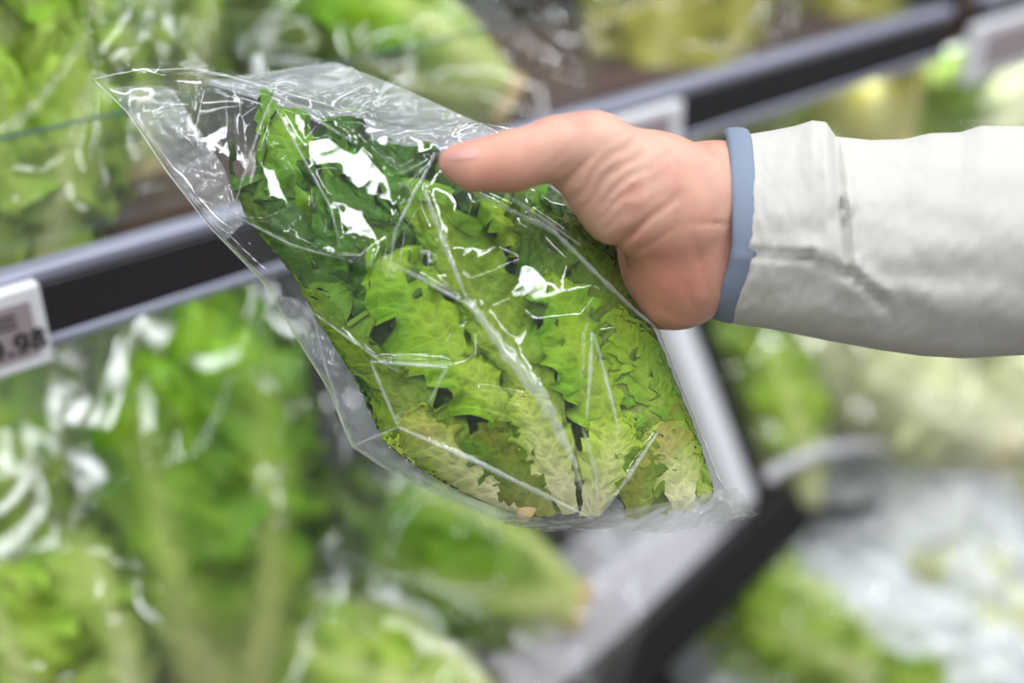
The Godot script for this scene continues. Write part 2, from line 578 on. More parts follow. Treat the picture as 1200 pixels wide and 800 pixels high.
func pouch_mesh(L: float, W: float, T: float, sd: float, nu := 64, nv := 56, stand := Transform3D.IDENTITY, crumple := 0.0) -> ArrayMesh:
	var v := PackedVector3Array()
	for j in nv:
		var s := float(j) / (nv - 1)
		var y := lerpf(-0.05, L + 0.05, s)
		var fat := pow(clampf(sin(PI * clampf(s * 0.96 + 0.02, 0, 1)), 0, 1), 0.55)
		var wide := lerpf(0.80, 1.0, pow(sin(PI * s), 0.5)) * (1.0 - 0.5 * ramp(s, 0.8, 1.0))
		for i in nu:
			var a := TAU * i / (nu - 1)
			var cx := cos(a)
			var cz := sin(a)
			var x := signf(cx) * pow(absf(cx), 0.75) * W * 0.5 * wide
			var z := signf(cz) * pow(absf(cz), 0.8) * T * 0.5 * fat
			var px := cx * 2.2
			var pz := cz * 2.2
			var wr := 1.0 - absf(n_soft.get_noise_3d(px * 0.6 + sd, s * 2.2, pz * 0.6)) * 2.0
			var wr2 := 1.0 - absf(n_soft.get_noise_3d(px * 2.4, s * 7.0 + sd, pz * 2.4)) * 2.0
			var cell := n_cell.get_noise_3d(px * 0.6 + sd, s * 2.4, pz * 0.6)
			var d := (0.009 * wr + 0.0008 * wr2 + 0.012 * cell) * clampf(fat * 1.4, 0.3, 1.0)
			if crumple > 0.0:
				d += crumple * (0.85 + n_cell.get_noise_3d(px * 1.3 + sd, s * 5.0, pz * 1.3) - 0.8 * absf(n_soft.get_noise_3d(px * 2.0, s * 6.0 + sd, pz * 2.0)))
			v.append(Vector3(x + cx * d, y, z + cz * d))
	if stand != Transform3D.IDENTITY:                 # stretched flat facets that catch the strip light
		for g in far_glints:
			var near := 1e9
			var c := Vector3.ZERO
			for p in v:
				if p.z > 0.0 and to_px(stand * p).distance_to(g[0]) < near:
					near = to_px(stand * p).distance_to(g[0])
					c = p
			c += (stand.affine_inverse() * cam_at - c).normalized() * 0.012
			var wc := stand * c
			var n := (stand.basis.inverse() * ((LAMP_B - wc).normalized() + (cam_at - wc).normalized())).normalized()
			for k in v.size():
				var p := v[k]
				if p.z > -0.01 and Geometry2D.is_point_in_polygon(to_px(stand * p), PackedVector2Array(g[1])):
					var ray := (stand.affine_inverse() * cam_at - p).normalized()
					v[k] = p + ray * ((c - p).dot(n) / ray.dot(n))
	return solid(v, grid_index(nu, nv, true))

var heads := {}
var pouches := []

func bagged(where: Vector3, angle: float, size: float, tone: String, variant: int, lean: float, what: String, label: String, bag_label: String, group: String, hazy := false) -> void:
	# its length runs at «angle» degrees from the picture's up towards its right, its face turned to the aisle
	var key := tone + str(variant)
	var a := deg_to_rad(angle)
	var y := (cu * cos(a) + cr * sin(a)).normalized()
	var z := (-cf + Vector3(0, lean, 0)).normalized()
	z = (z - y * z.dot(y)).normalized()
	var b := Basis(y.cross(z), y, z)
	var foot := where - y * 0.105 * size
	var tr := Transform3D(b.scaled_local(Vector3.ONE * size), foot)
	var t: Node3D
	if heads.has(key):
		t = heads[key].duplicate()
		t.name = numbered(what)
		add_child(t, true)
		t.transform = tr
		tag(t, label, "lettuce", group)
	else:
		t = thing(what, label, "lettuce", tr, group)
		for m in head_meshes(tone, variant):
			obj("leaf", m, M.leaf, t)
		obj("cut_stem", stem_mesh(0.020), M.stem, t)
		heads[key] = t
	var film: Mesh = pouches[variant % pouches.size()]
	if "left of the held bag" in label:
		film = pouch_mesh(0.215, 0.17, 0.125, 2.0, 190, 170, tr)
	if hazy:
		film = pouch_mesh(0.215, 0.17, 0.125, 31.0 + 7.0 * variant, 110, 100, Transform3D.IDENTITY, 0.016)
	var o := obj("plastic_bag", film, M.film_hazy if hazy else M.film_far, self, tr)
	tag(o, bag_label, "plastic bag", "clear bags round the lettuces on display")

func background_goods() -> void:
	M.stem = mat(Color(0.78, 0.68, 0.48), 0.6)
	for k in 3:
		pouches.append(pouch_mesh(0.215, 0.17, 0.125, 17.0 * k + 2.0))
	var g1 := "bagged lettuces on the upper shelf"
	var g2 := "bagged lettuces on the lower deck"
	var up := func(px: float, py: float, back: float) -> Vector3:
		return on_plane(px, py, Vector3(0, 0, RAIL_Z - back), Vector3.BACK)
	var deck := func(px: float, py: float, lift: float) -> Vector3:
		return on_plane(px, py, deck_p - deck_n * (0.07 - lift), deck_n)
	# [place, angle, size, tone, variant, lean, label]
	var L := [
		[up.call(38, 185, 0.10), 8, 0.95, "pale", 0, 0.3, "pale green romaine standing at the left edge above the price tag", g1],
		[up.call(60, 35, 0.20), -30, 1.0, "green", 1, 0.3, "bright green lettuce in the top left corner", g1],
		[up.call(215, 25, 0.20), 25, 1.0, "pale", 1, 0.3, "upper shelf lettuce just above the held bag's mouth", g1],
		[up.call(405, 40, 0.14), -66, 1.1, "green", 2, 0.3, "green lettuce lying on the shelf left of the brown gap", g1],
		[up.call(785, 45, 0.13), 10, 1.3, "yellow", 0, 0.2, "yellowish lettuce right of the brown gap on the upper shelf", g1],
		[up.call(980, 10, 0.13), -20, 1.3, "yellow", 1, 0.2, "yellowish lettuce left of the dark post on the upper shelf", g1],
		[deck.call(230, 545, 0.03), -8, 1.5, "green", 0, 0.75, "large green lettuce below the rail, left of the held bag", g2],
		[deck.call(55, 690, 0.02), -22, 1.15, "pale", 1, 0.3, "yellow green lettuce in the bottom left corner", g2],
		[deck.call(10, 480, 0.0), -10, 0.95, "green", 2, 0.3, "small green lettuce half hidden under the price tag", g2],
		[deck.call(500, 655, 0.0), -72, 1.15, "green", 1, 0.3, "green lettuce lying on its side below the held bag", g2],
		[deck.call(400, 790, 0.0), -70, 1.2, "pale", 2, 0.3, "pale green lettuce at the bottom edge left of the grey divider", g2],
		[deck.call(888, 460, 0.0), -20, 1.1, "pale", 2, 0.3, "pale green lettuce right of the white divider below the wrist", g2],
		[deck.call(1040, 452, 0.05), -60, 1.15, "cream", 1, 0.3, "cream coloured lettuce lying below the sleeve", g2],
		[deck.call(1170, 490, 0.06), -40, 1.25, "cream", 0, 0.3, "pale yellow lettuce at the right edge below the sleeve", g2],
		[deck.call(915, 735, 0.0), -62, 1.15, "pale", 0, 0.3, "light green lettuce against the black crate's long wall", g2],
		[deck.call(1115, 700, 0.03), -30, 1.35, "cream", 2, 0.3, "pale lettuce under the whitest crumpled bag, lower right", g2],
		[deck.call(1010, 790, 0.02), -70, 1.3, "pale", 1, 0.3, "light lettuce at the bottom edge, lower right", g2],
		[deck.call(1180, 760, 0.02), -20, 1.3, "cream", 1, 0.3, "pale lettuce in the bottom right corner", g2],
		[deck.call(985, 150, 0.05), 75, 1.3, "pale", 0, 0.3, "pale lettuce under the rail just above the fleece cuff", g2],
		[deck.call(1150, 150, 0.06), 70, 1.5, "cream", 2, 0.3, "pale lettuce under the far price tag above the sleeve", g2],
	]
	for e in L:
		var lab: String = e[6]
		bagged(e[0], e[1], e[2], e[3], e[4], e[5], "lettuce", lab, "clear bag around the " + lab, e[7], "lower right" in lab or "right corner" in lab)
	# crate walls and dividers on the deck
	var t := thing("produce_crate", "black plastic crate with a pale rounded rim holding light green lettuces at the lower right", "crate")
	var corner := func(px: float, py: float, lift: float) -> Vector3:
		return on_plane(px, py, deck_p + deck_n * lift, deck_n)
	var w := bar(corner.call(610, 850, -0.08), corner.call(885, 588, -0.08), 0.05, 0.13, deck_n, 0.004)
	obj("side_wall", w[0], M.black, t, w[1])
	var ew := bar(corner.call(885, 600, -0.09), corner.call(1240, 580, -0.09), 0.012, 0.11, deck_n, 0.003)
	obj("end_wall", ew[0], M.black, t, ew[1])
	var arch := []
	for p in [Vector2(868, 590), Vector2(885, 568), Vector2(920, 545), Vector2(960, 530), Vector2(1000, 522), Vector2(1045, 524), Vector2(1090, 535), Vector2(1130, 556), Vector2(1160, 580)]:
		arch.append(corner.call(p.x, p.y, -0.01))
	obj("rim", tube(arch, 0.006, deck_n), M.grey, t)
	var a2: Vector3 = corner.call(744, 360, -0.05)
	var b2: Vector3 = corner.call(832, 590, -0.05)
	var dv := bar(a2, b2, 0.026, 0.10, deck_n, 0.002)
	var d := thing("divider_panel", "white divider with a dark edge right of the held bag's lower side", "divider")
	obj("panel", dv[0], M.white, d, dv[1])
	var ed := bar(a2 + Vector3(0.019, 0, 0) + deck_n * 0.012, b2 + Vector3(0.019, 0, 0) + deck_n * 0.012, 0.012, 0.09, deck_n, 0.002)
	obj("dark_edge", ed[0], M.black, d, ed[1])
	var g := bar(corner.call(560, 800, -0.08), corner.call(838, 575, -0.08), 0.055, 0.10, deck_n, 0.004)
	var gp := obj("divider_panel", g[0], M.grey, self, g[1])
	tag(gp, "grey divider beside the black crate below the foot of the held bag", "divider")

func tube(path: Array, r: float, up: Vector3) -> ArrayMesh:
	var v := PackedVector3Array()
	for j in path.size():
		var z: Vector3 = (path[mini(j + 1, path.size() - 1)] - path[maxi(j - 1, 0)]).normalized()
		var x := up.cross(z).normalized()
		var y := z.cross(x)
		for k in 13:
			var a := TAU * k / 12.0
			v.append(path[j] + (x * cos(a) + y * sin(a)) * r)
	return solid(v, grid_index(13, path.size(), true))

# ------------------------------------------------------------------ the lettuce and bag in the hand
var bag_tr: Transform3D
var bag_inv: Transform3D
var left_side := [Vector2(112, 95), Vector2(150, 132), Vector2(195, 200), Vector2(245, 265), Vector2(310, 332), Vector2(350, 400), Vector2(385, 455), Vector2(412, 522), Vector2(450, 548), Vector2(520, 582), Vector2(590, 612)]
var right_side := [Vector2(430, 140), Vector2(520, 150), Vector2(610, 152), Vector2(655, 208), Vector2(715, 262), Vector2(772, 388), Vector2(815, 490), Vector2(842, 560), Vector2(874, 606)]
var mouth := [Vector2(112, 95), Vector2(160, 85), Vector2(225, 83), Vector2(300, 100), Vector2(365, 120), Vector2(430, 140)]
var weld := [Vector2(590, 612), Vector2(640, 621), Vector2(700, 618), Vector2(780, 622), Vector2(830, 613), Vector2(874, 606)]

func bag_px(px: float, py: float) -> Vector2:          # where a sight line meets the bag's middle plane, in the bag's own metres
	var p := bag_inv * on_plane(px, py, bag_tr.origin, bag_tr.basis.z)
	return Vector2(p.x, p.y)

func coons(a: float, b: float) -> Vector2:
	var c0 := path_at(mouth, a)
	var c1 := path_at(weld, a)
	var d0 := path_at(left_side, b)
	var d1 := path_at(right_side, b)
	var flat: Vector2 = mouth[0].lerp(mouth[-1], a).lerp(weld[0].lerp(weld[-1], a), b)
	return c0.lerp(c1, b) + d0.lerp(d1, a) - flat

func env_h(a: float, b: float) -> float:
	var prof := lerpf(0.35, 1.0, ramp(b, 0.0, 0.4)) * (1.0 - pow(maxf(0.0, (b - 0.55) / 0.45), 2.4))
	return 0.042 * pow(clampf(4.0 * a * (1.0 - a), 0.0, 1.0), 0.55) * prof

var env_map := PackedFloat32Array()
const EM := 6.0                                         # pixels per cell of env_map
func env_at(x: float, y: float) -> float:               # the half thickness of the bag at a place of its middle plane
	var p := to_px(bag_tr * Vector3(x, y, 0))
	var fx := clampf(p.x / EM, 0.0, 198.0)
	var fy := clampf(p.y / EM, 0.0, 131.0)
	var i := int(fx)
	var j := int(fy)
	fx -= i
	fy -= j
	return lerpf(lerpf(env_map[j * 200 + i], env_map[j * 200 + i + 1], fx), lerpf(env_map[j * 200 + 200 + i], env_map[j * 200 + 201 + i], fx), fy)

func prepare_bag() -> void:
	var z := (-cf + cu * 0.06 + cr * 0.05).normalized()
	var x := cu.cross(z).normalized()
	bag_tr = Transform3D(Basis(x, z.cross(x), z), pt(520, 380, 0.53))
	bag_inv = bag_tr.affine_inverse()
	env_map.resize(200 * 133)
	for j in 241:
		for i in 241:
			var a := i / 240.0
			var b := j / 240.0
			var p := coons(a, b)
			var ci := clampi(int(round(p.x / EM)), 0, 199)
			var cj := clampi(int(round(p.y / EM)), 0, 132)
			env_map[cj * 200 + ci] = env_h(a, b)

func lettuce_in_hand() -> void:
	prepare_bag()
	var root := thing("lettuce", "ruffled green lettuce inside the clear bag held by the hand", "lettuce", bag_tr)
	# [base, tip, width (all pixels), height of base, middle and tip (-1 back .. 1 front of the bag), turn about its length, tone]
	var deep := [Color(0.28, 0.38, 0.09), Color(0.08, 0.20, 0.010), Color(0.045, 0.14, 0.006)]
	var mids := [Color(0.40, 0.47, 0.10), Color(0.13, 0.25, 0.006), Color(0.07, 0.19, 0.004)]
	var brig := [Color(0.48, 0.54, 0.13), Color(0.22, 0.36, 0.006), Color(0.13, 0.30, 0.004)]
	var heart := [Color(0.86, 0.85, 0.50), Color(0.50, 0.60, 0.08), Color(0.28, 0.45, 0.015)]
	var rows := [
		# the far layer, whose tips reach up to the mouth
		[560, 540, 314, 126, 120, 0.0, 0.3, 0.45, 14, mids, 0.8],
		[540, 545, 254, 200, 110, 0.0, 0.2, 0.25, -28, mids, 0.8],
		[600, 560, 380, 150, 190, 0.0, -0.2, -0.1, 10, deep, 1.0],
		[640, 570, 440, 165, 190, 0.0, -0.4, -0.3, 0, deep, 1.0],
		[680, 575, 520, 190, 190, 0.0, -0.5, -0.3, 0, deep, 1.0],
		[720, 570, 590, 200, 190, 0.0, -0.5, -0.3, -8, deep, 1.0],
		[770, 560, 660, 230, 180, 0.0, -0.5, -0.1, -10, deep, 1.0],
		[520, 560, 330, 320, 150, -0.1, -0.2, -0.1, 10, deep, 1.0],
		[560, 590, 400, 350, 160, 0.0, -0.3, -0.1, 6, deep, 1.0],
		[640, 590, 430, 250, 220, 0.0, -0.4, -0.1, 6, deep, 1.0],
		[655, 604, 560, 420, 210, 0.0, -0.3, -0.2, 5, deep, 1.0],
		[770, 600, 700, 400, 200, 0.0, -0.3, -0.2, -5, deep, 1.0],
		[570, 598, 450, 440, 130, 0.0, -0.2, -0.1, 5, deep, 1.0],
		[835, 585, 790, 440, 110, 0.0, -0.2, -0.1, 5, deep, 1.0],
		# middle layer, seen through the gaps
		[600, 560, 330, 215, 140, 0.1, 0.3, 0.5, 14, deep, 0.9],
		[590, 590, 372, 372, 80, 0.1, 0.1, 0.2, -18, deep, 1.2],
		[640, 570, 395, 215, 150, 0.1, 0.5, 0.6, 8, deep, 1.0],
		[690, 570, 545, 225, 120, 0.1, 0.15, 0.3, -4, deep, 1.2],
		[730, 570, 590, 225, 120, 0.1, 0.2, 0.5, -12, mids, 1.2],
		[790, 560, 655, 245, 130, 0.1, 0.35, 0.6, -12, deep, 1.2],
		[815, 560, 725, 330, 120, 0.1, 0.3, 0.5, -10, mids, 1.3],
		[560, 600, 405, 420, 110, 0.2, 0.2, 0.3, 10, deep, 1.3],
		# near layer, with gaps between
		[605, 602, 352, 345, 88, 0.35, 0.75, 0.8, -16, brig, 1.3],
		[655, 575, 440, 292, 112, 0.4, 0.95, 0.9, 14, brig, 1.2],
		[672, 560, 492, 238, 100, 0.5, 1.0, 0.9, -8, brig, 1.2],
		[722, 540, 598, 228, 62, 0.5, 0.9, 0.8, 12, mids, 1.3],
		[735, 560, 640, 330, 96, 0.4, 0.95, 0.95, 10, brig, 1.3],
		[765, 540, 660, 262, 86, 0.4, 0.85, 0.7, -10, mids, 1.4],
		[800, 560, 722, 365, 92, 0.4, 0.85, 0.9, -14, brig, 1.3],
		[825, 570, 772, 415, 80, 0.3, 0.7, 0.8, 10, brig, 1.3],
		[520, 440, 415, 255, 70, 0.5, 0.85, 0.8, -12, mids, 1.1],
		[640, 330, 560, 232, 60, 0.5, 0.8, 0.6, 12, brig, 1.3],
		# hearts and cut feet along the weld
		[604, 606, 478, 488, 84, 0.5, 0.85, 0.9, 12, heart, 0.7],
		[668, 594, 604, 462, 64, 0.6, 1.0, 1.0, -8, heart, 0.5],
		[690, 600, 722, 490, 74, 0.6, 1.0, 1.05, 6, heart, 0.5],
		[640, 604, 560, 500, 80, 0.5, 0.9, 0.9, -6, brig, 0.9],
		[838, 592, 800, 470, 80, 0.4, 0.8, 0.9, -8, brig, 0.9],
		[802, 590, 768, 495, 84, 0.5, 0.9, 1.0, -8, heart, 0.8],
		[745, 602, 752, 505, 80, 0.5, 0.9, 0.95, 8, brig, 0.9],
		[560, 596, 448, 515, 66, 0.3, 0.7, 0.8, 8, heart, 0.7],
	]
	var axis_a := bag_px(310, 190)
	var axis_d := (bag_px(720, 590) - axis_a).normalized()
	var sd := 0
	for r in rows:
		sd += 1
		var b2 := bag_px(r[0], r[1])
		var t2 := bag_px(r[2], r[3])
		var m2 := (b2 + t2) / 2
		var L := b2.distance_to(t2)
		var he := 0.034
		var b := Vector3(b2.x, b2.y, r[5] * he)
		var t := Vector3(t2.x, t2.y, r[7] * he)
		var c := Vector3(m2.x, m2.y, r[6] * he * 1.15)
		var dir := (t - b).normalized()
		var n := Vector3(0, 0, 1).rotated(dir, deg_to_rad(r[8] * 1.9))
		var tone: Array = r[9]
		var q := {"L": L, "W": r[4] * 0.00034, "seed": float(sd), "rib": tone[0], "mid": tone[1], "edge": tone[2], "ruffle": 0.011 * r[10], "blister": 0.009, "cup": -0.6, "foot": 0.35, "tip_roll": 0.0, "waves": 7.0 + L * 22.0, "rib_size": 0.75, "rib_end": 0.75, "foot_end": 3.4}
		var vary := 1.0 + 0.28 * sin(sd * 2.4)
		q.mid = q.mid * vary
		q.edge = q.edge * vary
		if tone == heart:
			q.rib_end = 1.0
			q.rib_size = 1.2
			q.foot_end = 2.6
		if sd in [37, 38]:
			q.brown = 0.45
		elif sd in [33, 36, 39]:
			q.brown = 0.3
		var nv := 30 + int(L * 220.0)
		var surf := leaf_surface(q, 30, nv)
		var p := bent(surf, L, b, c, t, n)
		for k in p.size():
			var hug := axis_a + axis_d * (Vector2(p[k].x, p[k].y) - axis_a).dot(axis_d)
			var off := Vector2(p[k].x, p[k].y) - hug
			var thr := 0.0225 if off.dot(Vector2(-0.7, -0.7)) > 0.0 else 0.012
			thr *= 1.0 - 0.75 * ramp((hug - axis_a).dot(axis_d), 0.10, 0.19)
			for w in 14:                                     # the film holds the leaves' edges in
				if env_at(p[k].x, p[k].y) > thr:
					break
				off *= 0.93
				p[k].x = hug.x + off.x
				p[k].y = hug.y + off.y
			for w in 12:
				if env_at(p[k].x, p[k].y) > 0.004:
					break
				p[k].x = lerpf(p[k].x, 0.02, 0.06)
				p[k].y = lerpf(p[k].y, 0.0, 0.06)
			var e := env_at(p[k].x, p[k].y)
			var top := e * 0.92 - 0.0035
			if p[k].z > top - 0.012:
				p[k].z = top - 0.012 * exp(-(p[k].z - top + 0.012) / 0.012)
			if p[k].z < -e * 0.8:
				p[k].z = -e * 0.8
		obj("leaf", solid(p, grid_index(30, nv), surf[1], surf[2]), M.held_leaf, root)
	var foot := bag_px(618, 600)
	obj("cut_stem", stem_mesh(0.0045), M.stem, root, Transform3D(Basis(Vector3(0, 0, 1), 0.9), Vector3(foot.x, foot.y, 0.002)))

# double folds of film: their course and width in pixels
var pleats := [
	[[Vector2(498, 240), Vector2(520, 300), Vector2(545, 362)], 7], [[Vector2(545, 362), Vector2(585, 415), Vector2(625, 465), Vector2(668, 545)], 15], [[Vector2(468, 325), Vector2(556, 374)], 4],
	[[Vector2(330, 128), Vector2(306, 200), Vector2(284, 262)], 3], [[Vector2(284, 262), Vector2(350, 298), Vector2(415, 318)], 3], [[Vector2(336, 150), Vector2(398, 262), Vector2(408, 305)], 3],
	[[Vector2(512, 202), Vector2(468, 290), Vector2(462, 330)], 4], [[Vector2(514, 202), Vector2(612, 262), Vector2(672, 300)], 5], [[Vector2(560, 250), Vector2(640, 285), Vector2(700, 340), Vector2(772, 392)], 6],
	[[Vector2(682, 395), Vector2(680, 440), Vector2(676, 490)], 5], [[Vector2(684, 398), Vector2(698, 445), Vector2(713, 505)], 5], [[Vector2(672, 500), Vector2(690, 550), Vector2(696, 592)], 4], [[Vector2(664, 540), Vector2(690, 604)], 4],
	[[Vector2(374, 372), Vector2(385, 430), Vector2(412, 522)], 4], [[Vector2(374, 372), Vector2(420, 405), Vector2(470, 440)], 3], [[Vector2(440, 428), Vector2(524, 435), Vector2(504, 474)], 5], [[Vector2(440, 428), Vector2(470, 500)], 4],
	[[Vector2(470, 500), Vector2(412, 524)], 4], [[Vector2(470, 500), Vector2(560, 540), Vector2(690, 605)], 7], [[Vector2(225, 86), Vector2(320, 118), Vector2(420, 190)], 4], [[Vector2(760, 505), Vector2(700, 600)], 5],
]
# sharp folds of the film: from, to (pixels), height (mm), half width (pixels)
var folds := [
	[330, 128, 284, 262, 2.2, 9], [284, 262, 415, 318, 2.2, 9], [336, 150, 398, 262, 2.0, 8], [398, 262, 408, 305, 2.0, 8], [330, 188, 375, 262, 1.6, 7],
	[512, 200, 468, 290, 2.6, 9], [468, 290, 462, 330, 2.0, 8], [508, 204, 474, 226, 2.5, 10], [474, 226, 420, 172, 2.0, 8], [420, 172, 345, 136, 2.0, 9], [345, 136, 250, 100, 2.5, 12],
	[410, 320, 480, 335, 2.0, 9], [470, 325, 556, 374, 2.6, 9], [500, 245, 545, 362, 2.6, 10], [556, 374, 622, 460, 3.2, 14], [622, 460, 668, 545, 3.0, 14],
	[514, 202, 612, 262, 2.8, 10], [612, 262, 672, 300, 2.4, 9], [560, 250, 640, 285, 2.0, 9], [640, 285, 700, 340, 2.6, 9], [700, 340, 772, 392, 2.6, 9],
	[682, 395, 676, 490, 3.4, 9], [684, 398, 713, 505, 3.4, 9], [672, 500, 696, 592, 2.6, 9], [664, 540, 690, 604, 2.2, 9], [760, 505, 700, 600, 2.0, 10],
	[440, 428, 524, 435, 3.0, 9], [524, 435, 504, 474, 2.6, 9], [440, 428, 470, 500, 2.6, 9], [470, 500, 524, 435, 2.4, 9], [470, 500, 412, 524, 2.6, 9],
	[374, 372, 410, 500, 2.6, 9], [374, 372, 350, 400, 2.0, 9], [374, 372, 470, 440, 2.0, 9], [410, 445, 450, 448, 2.0, 8], [340, 340, 374, 372, 2.0, 9],
	[470, 500, 560, 540, 2.0, 9], [560, 540, 690, 605, 2.0, 9], [515, 178, 440, 160, 2.0, 9], [440, 160, 390, 150, 2.0, 9], [540, 150, 500, 175, 2.0, 9],
	[560, 460, 610, 468, 1.6, 7], [560, 470, 605, 478, 1.6, 7], [800, 480, 830, 470, 1.5, 8], [170, 98, 300, 108, 2.5, 12], [225, 100, 330, 130, 2.5, 10], [150, 100, 235, 180, 2.0, 10], [245, 90, 215, 230, 1.6, 9], [280, 100, 290, 200, 1.6, 9], [320, 118, 420, 190, 2.4, 10], [480, 245, 500, 240, 2, 8],
]

func fold_h(p: Vector2) -> float:
	var h := 0.0
	for f in folds:
		if absf(p.x - (f[0] + f[2]) * 0.5) > absf(f[0] - f[2]) * 0.5 + f[5] or absf(p.y - (f[1] + f[3]) * 0.5) > absf(f[1] - f[3]) * 0.5 + f[5]:
			continue
		var d := seg_dist(p, Vector2(f[0], f[1]), Vector2(f[2], f[3]))
		if d.x < f[5]:
			h = maxf(h, 0.001 * f[4] * pow(1.0 - d.x / f[5], 1.5))
	return h

var facets := PackedFloat32Array()          # the front film's height on a grid of 3-pixel cells, flat between the folds' ends
const FM := 3.0

func mirror_slope(at: Vector3, lamp: Vector3) -> Vector2:   # how the film must lean at a place to glint the lamp towards a viewer there
	var n := ((lamp - at).normalized() + (cam_at - at).normalized()).normalized()
	var l := bag_tr.basis.inverse() * n
	return Vector2(-l.x / l.z, -l.y / l.z)

func facet_map() -> void:
	var r := RandomNumberGenerator.new()
	r.seed = 21
	var pts := PackedVector2Array()
	var hs := PackedFloat32Array()
	var add := func(p: Vector2, dh: float) -> void:
		for o in pts:
			if o.distance_to(p) < 16.0:
				return
		for g in glints:
			if Geometry2D.is_point_in_polygon(p, PackedVector2Array(g[1])):
				return
		var q := bag_px(p.x, p.y)
		pts.append(p)
		hs.append(env_at(q.x, q.y) + dh)
	# the wide glossy facets under the shop's light
	for g in glints:
		var c: Vector2 = g[0]
		var qc := bag_px(c.x, c.y)
		var hc: float = env_at(qc.x, qc.y) + g[3]
		var sl := mirror_slope(bag_tr * Vector3(qc.x, qc.y, hc), g[2])
		for p in g[1]:
			var q := bag_px(p.x, p.y)
			pts.append(p)
			hs.append(hc + sl.dot(q - qc))
	for f in folds:
		add.call(Vector2(f[0], f[1]), 0.001)
		add.call(Vector2(f[2], f[3]), 0.001)
	for y in range(70, 640, 46):
		for x in range(100, 900, 46):
			add.call(Vector2(x + r.randf_range(-18, 18), y + r.randf_range(-18, 18)), r.randf_range(-0.0016, 0.0026))
	for p in [Vector2(0, 0), Vector2(1200, 0), Vector2(0, 800), Vector2(1200, 800)]:
		pts.append(p)
		hs.append(0.0)
	facets.resize(401 * 268)
	var tri := Geometry2D.triangulate_delaunay(pts)
	for k in range(0, tri.size(), 3):
		var a := pts[tri[k]]
		var b := pts[tri[k + 1]]
		var c := pts[tri[k + 2]]
		var den := (b - a).cross(c - a)
		if absf(den) < 1e-6:
			continue
		var lo := a.min(b).min(c)
		var hi := a.max(b).max(c)
		if hi.x - lo.x > 400 or hi.y - lo.y > 400:
			continue
		for j in range(int(lo.y / FM), mini(int(hi.y / FM) + 2, 268)):
			for i in range(int(lo.x / FM), mini(int(hi.x / FM) + 2, 401)):
				var p := Vector2(i, j) * FM
				var u := (p - a).cross(c - a) / den
				var w := (b - a).cross(p - a) / den
				if u >= -0.001 and w >= -0.001 and u + w <= 1.001:
					facets[j * 401 + i] = hs[tri[k]] * (1.0 - u - w) + hs[tri[k + 1]] * u + hs[tri[k + 2]] * w

func facet_at(p: Vector2) -> float:
	var fx := clampf(p.x / FM, 0.0, 399.0)
	var fy := clampf(p.y / FM, 0.0, 266.0)
	var i := int(fx)
	var j := int(fy)
	fx -= i
	fy -= j
	return lerpf(lerpf(facets[j * 401 + i], facets[j * 401 + i + 1], fx), lerpf(facets[j * 401 + 401 + i], facets[j * 401 + 402 + i], fx), fy)

const LAMP_A := Vector3(-0.3, 2.87, 0.05)
const LAMP_B := Vector3(-0.6, 2.87, 1.5)
# [centre, outline (pixels), lamp, raise]
var glints := [
	[Vector2(405, 205), [Vector2(345, 150), Vector2(372, 158), Vector2(415, 178), Vector2(458, 228), Vector2(466, 262), Vector2(440, 250), Vector2(405, 215), Vector2(370, 185)], LAMP_A, 0.001],
	[Vector2(430, 290), [Vector2(398, 248), Vector2(428, 262), Vector2(450, 300), Vector2(462, 345), Vector2(440, 325), Vector2(415, 290)], LAMP_A, 0.0005],
	[Vector2(325, 235), [Vector2(318, 208), Vector2(332, 212), Vector2(350, 255), Vector2(345, 285), Vector2(328, 245)], LAMP_A, 0.0],
	[Vector2(545, 168), [Vector2(520, 158), Vector2(560, 160), Vector2(566, 172), Vector2(528, 174)], LAMP_A, 0.0],
]

func film_sheet(side: float, nu: int, nv: int) -> ArrayMesh:
	var v := PackedVector3Array()
	v.resize(nu * nv)
	for j in nv:
		var b := float(j) / (nv - 1)
		for i in nu:
			var a := float(i) / (nu - 1)
			var p := coons(a, b)
			var q := bag_px(p.x, p.y)
			var rim := clampf(minf(minf(a, 1.0 - a) * 14.0, (1.0 - b) * 10.0), 0.0, 1.0)
			var e := env_h(a, b)
			if side > 0.0:
				e = lerpf(e, facet_at(p), rim)
			var w3: float = absf(n_soft.get_noise_2d(p.x * 0.03 + 50.0, p.y * 0.03 + 20.0 * side))
			var w2 := n_cell.get_noise_2d(p.x * 0.009 + 3.0 * side, p.y * 0.008)
			var d := 0.0001 * (0.4 - w3) + (0.003 * w2 if side < 0.0 else 0.0004 * w2)
			d += 0.0006 * ramp(b, 0.78, 0.95) * n_soft.get_noise_2d((p.x - p.y * 0.25) * 0.02, (p.y + p.x * 0.12) * 0.16)
			var h := e + (d + (fold_h(p) if side > 0.0 else 0.0)) * rim + (0.006 * ramp(0.08 - b, 0.0, 0.08))
			if side > 0.0:
				var thumb := exp(-pow(p.distance_to(Vector2(575, 192)) / 55.0, 2.0))
				h = lerpf(h, 0.010, thumb * 0.8)
			v[j * nu + i] = Vector3(q.x, q.y, side * h * (1.0 if side > 0.0 else 0.85))
	return solid(v, grid_index(nu, nv, side < 0.0))

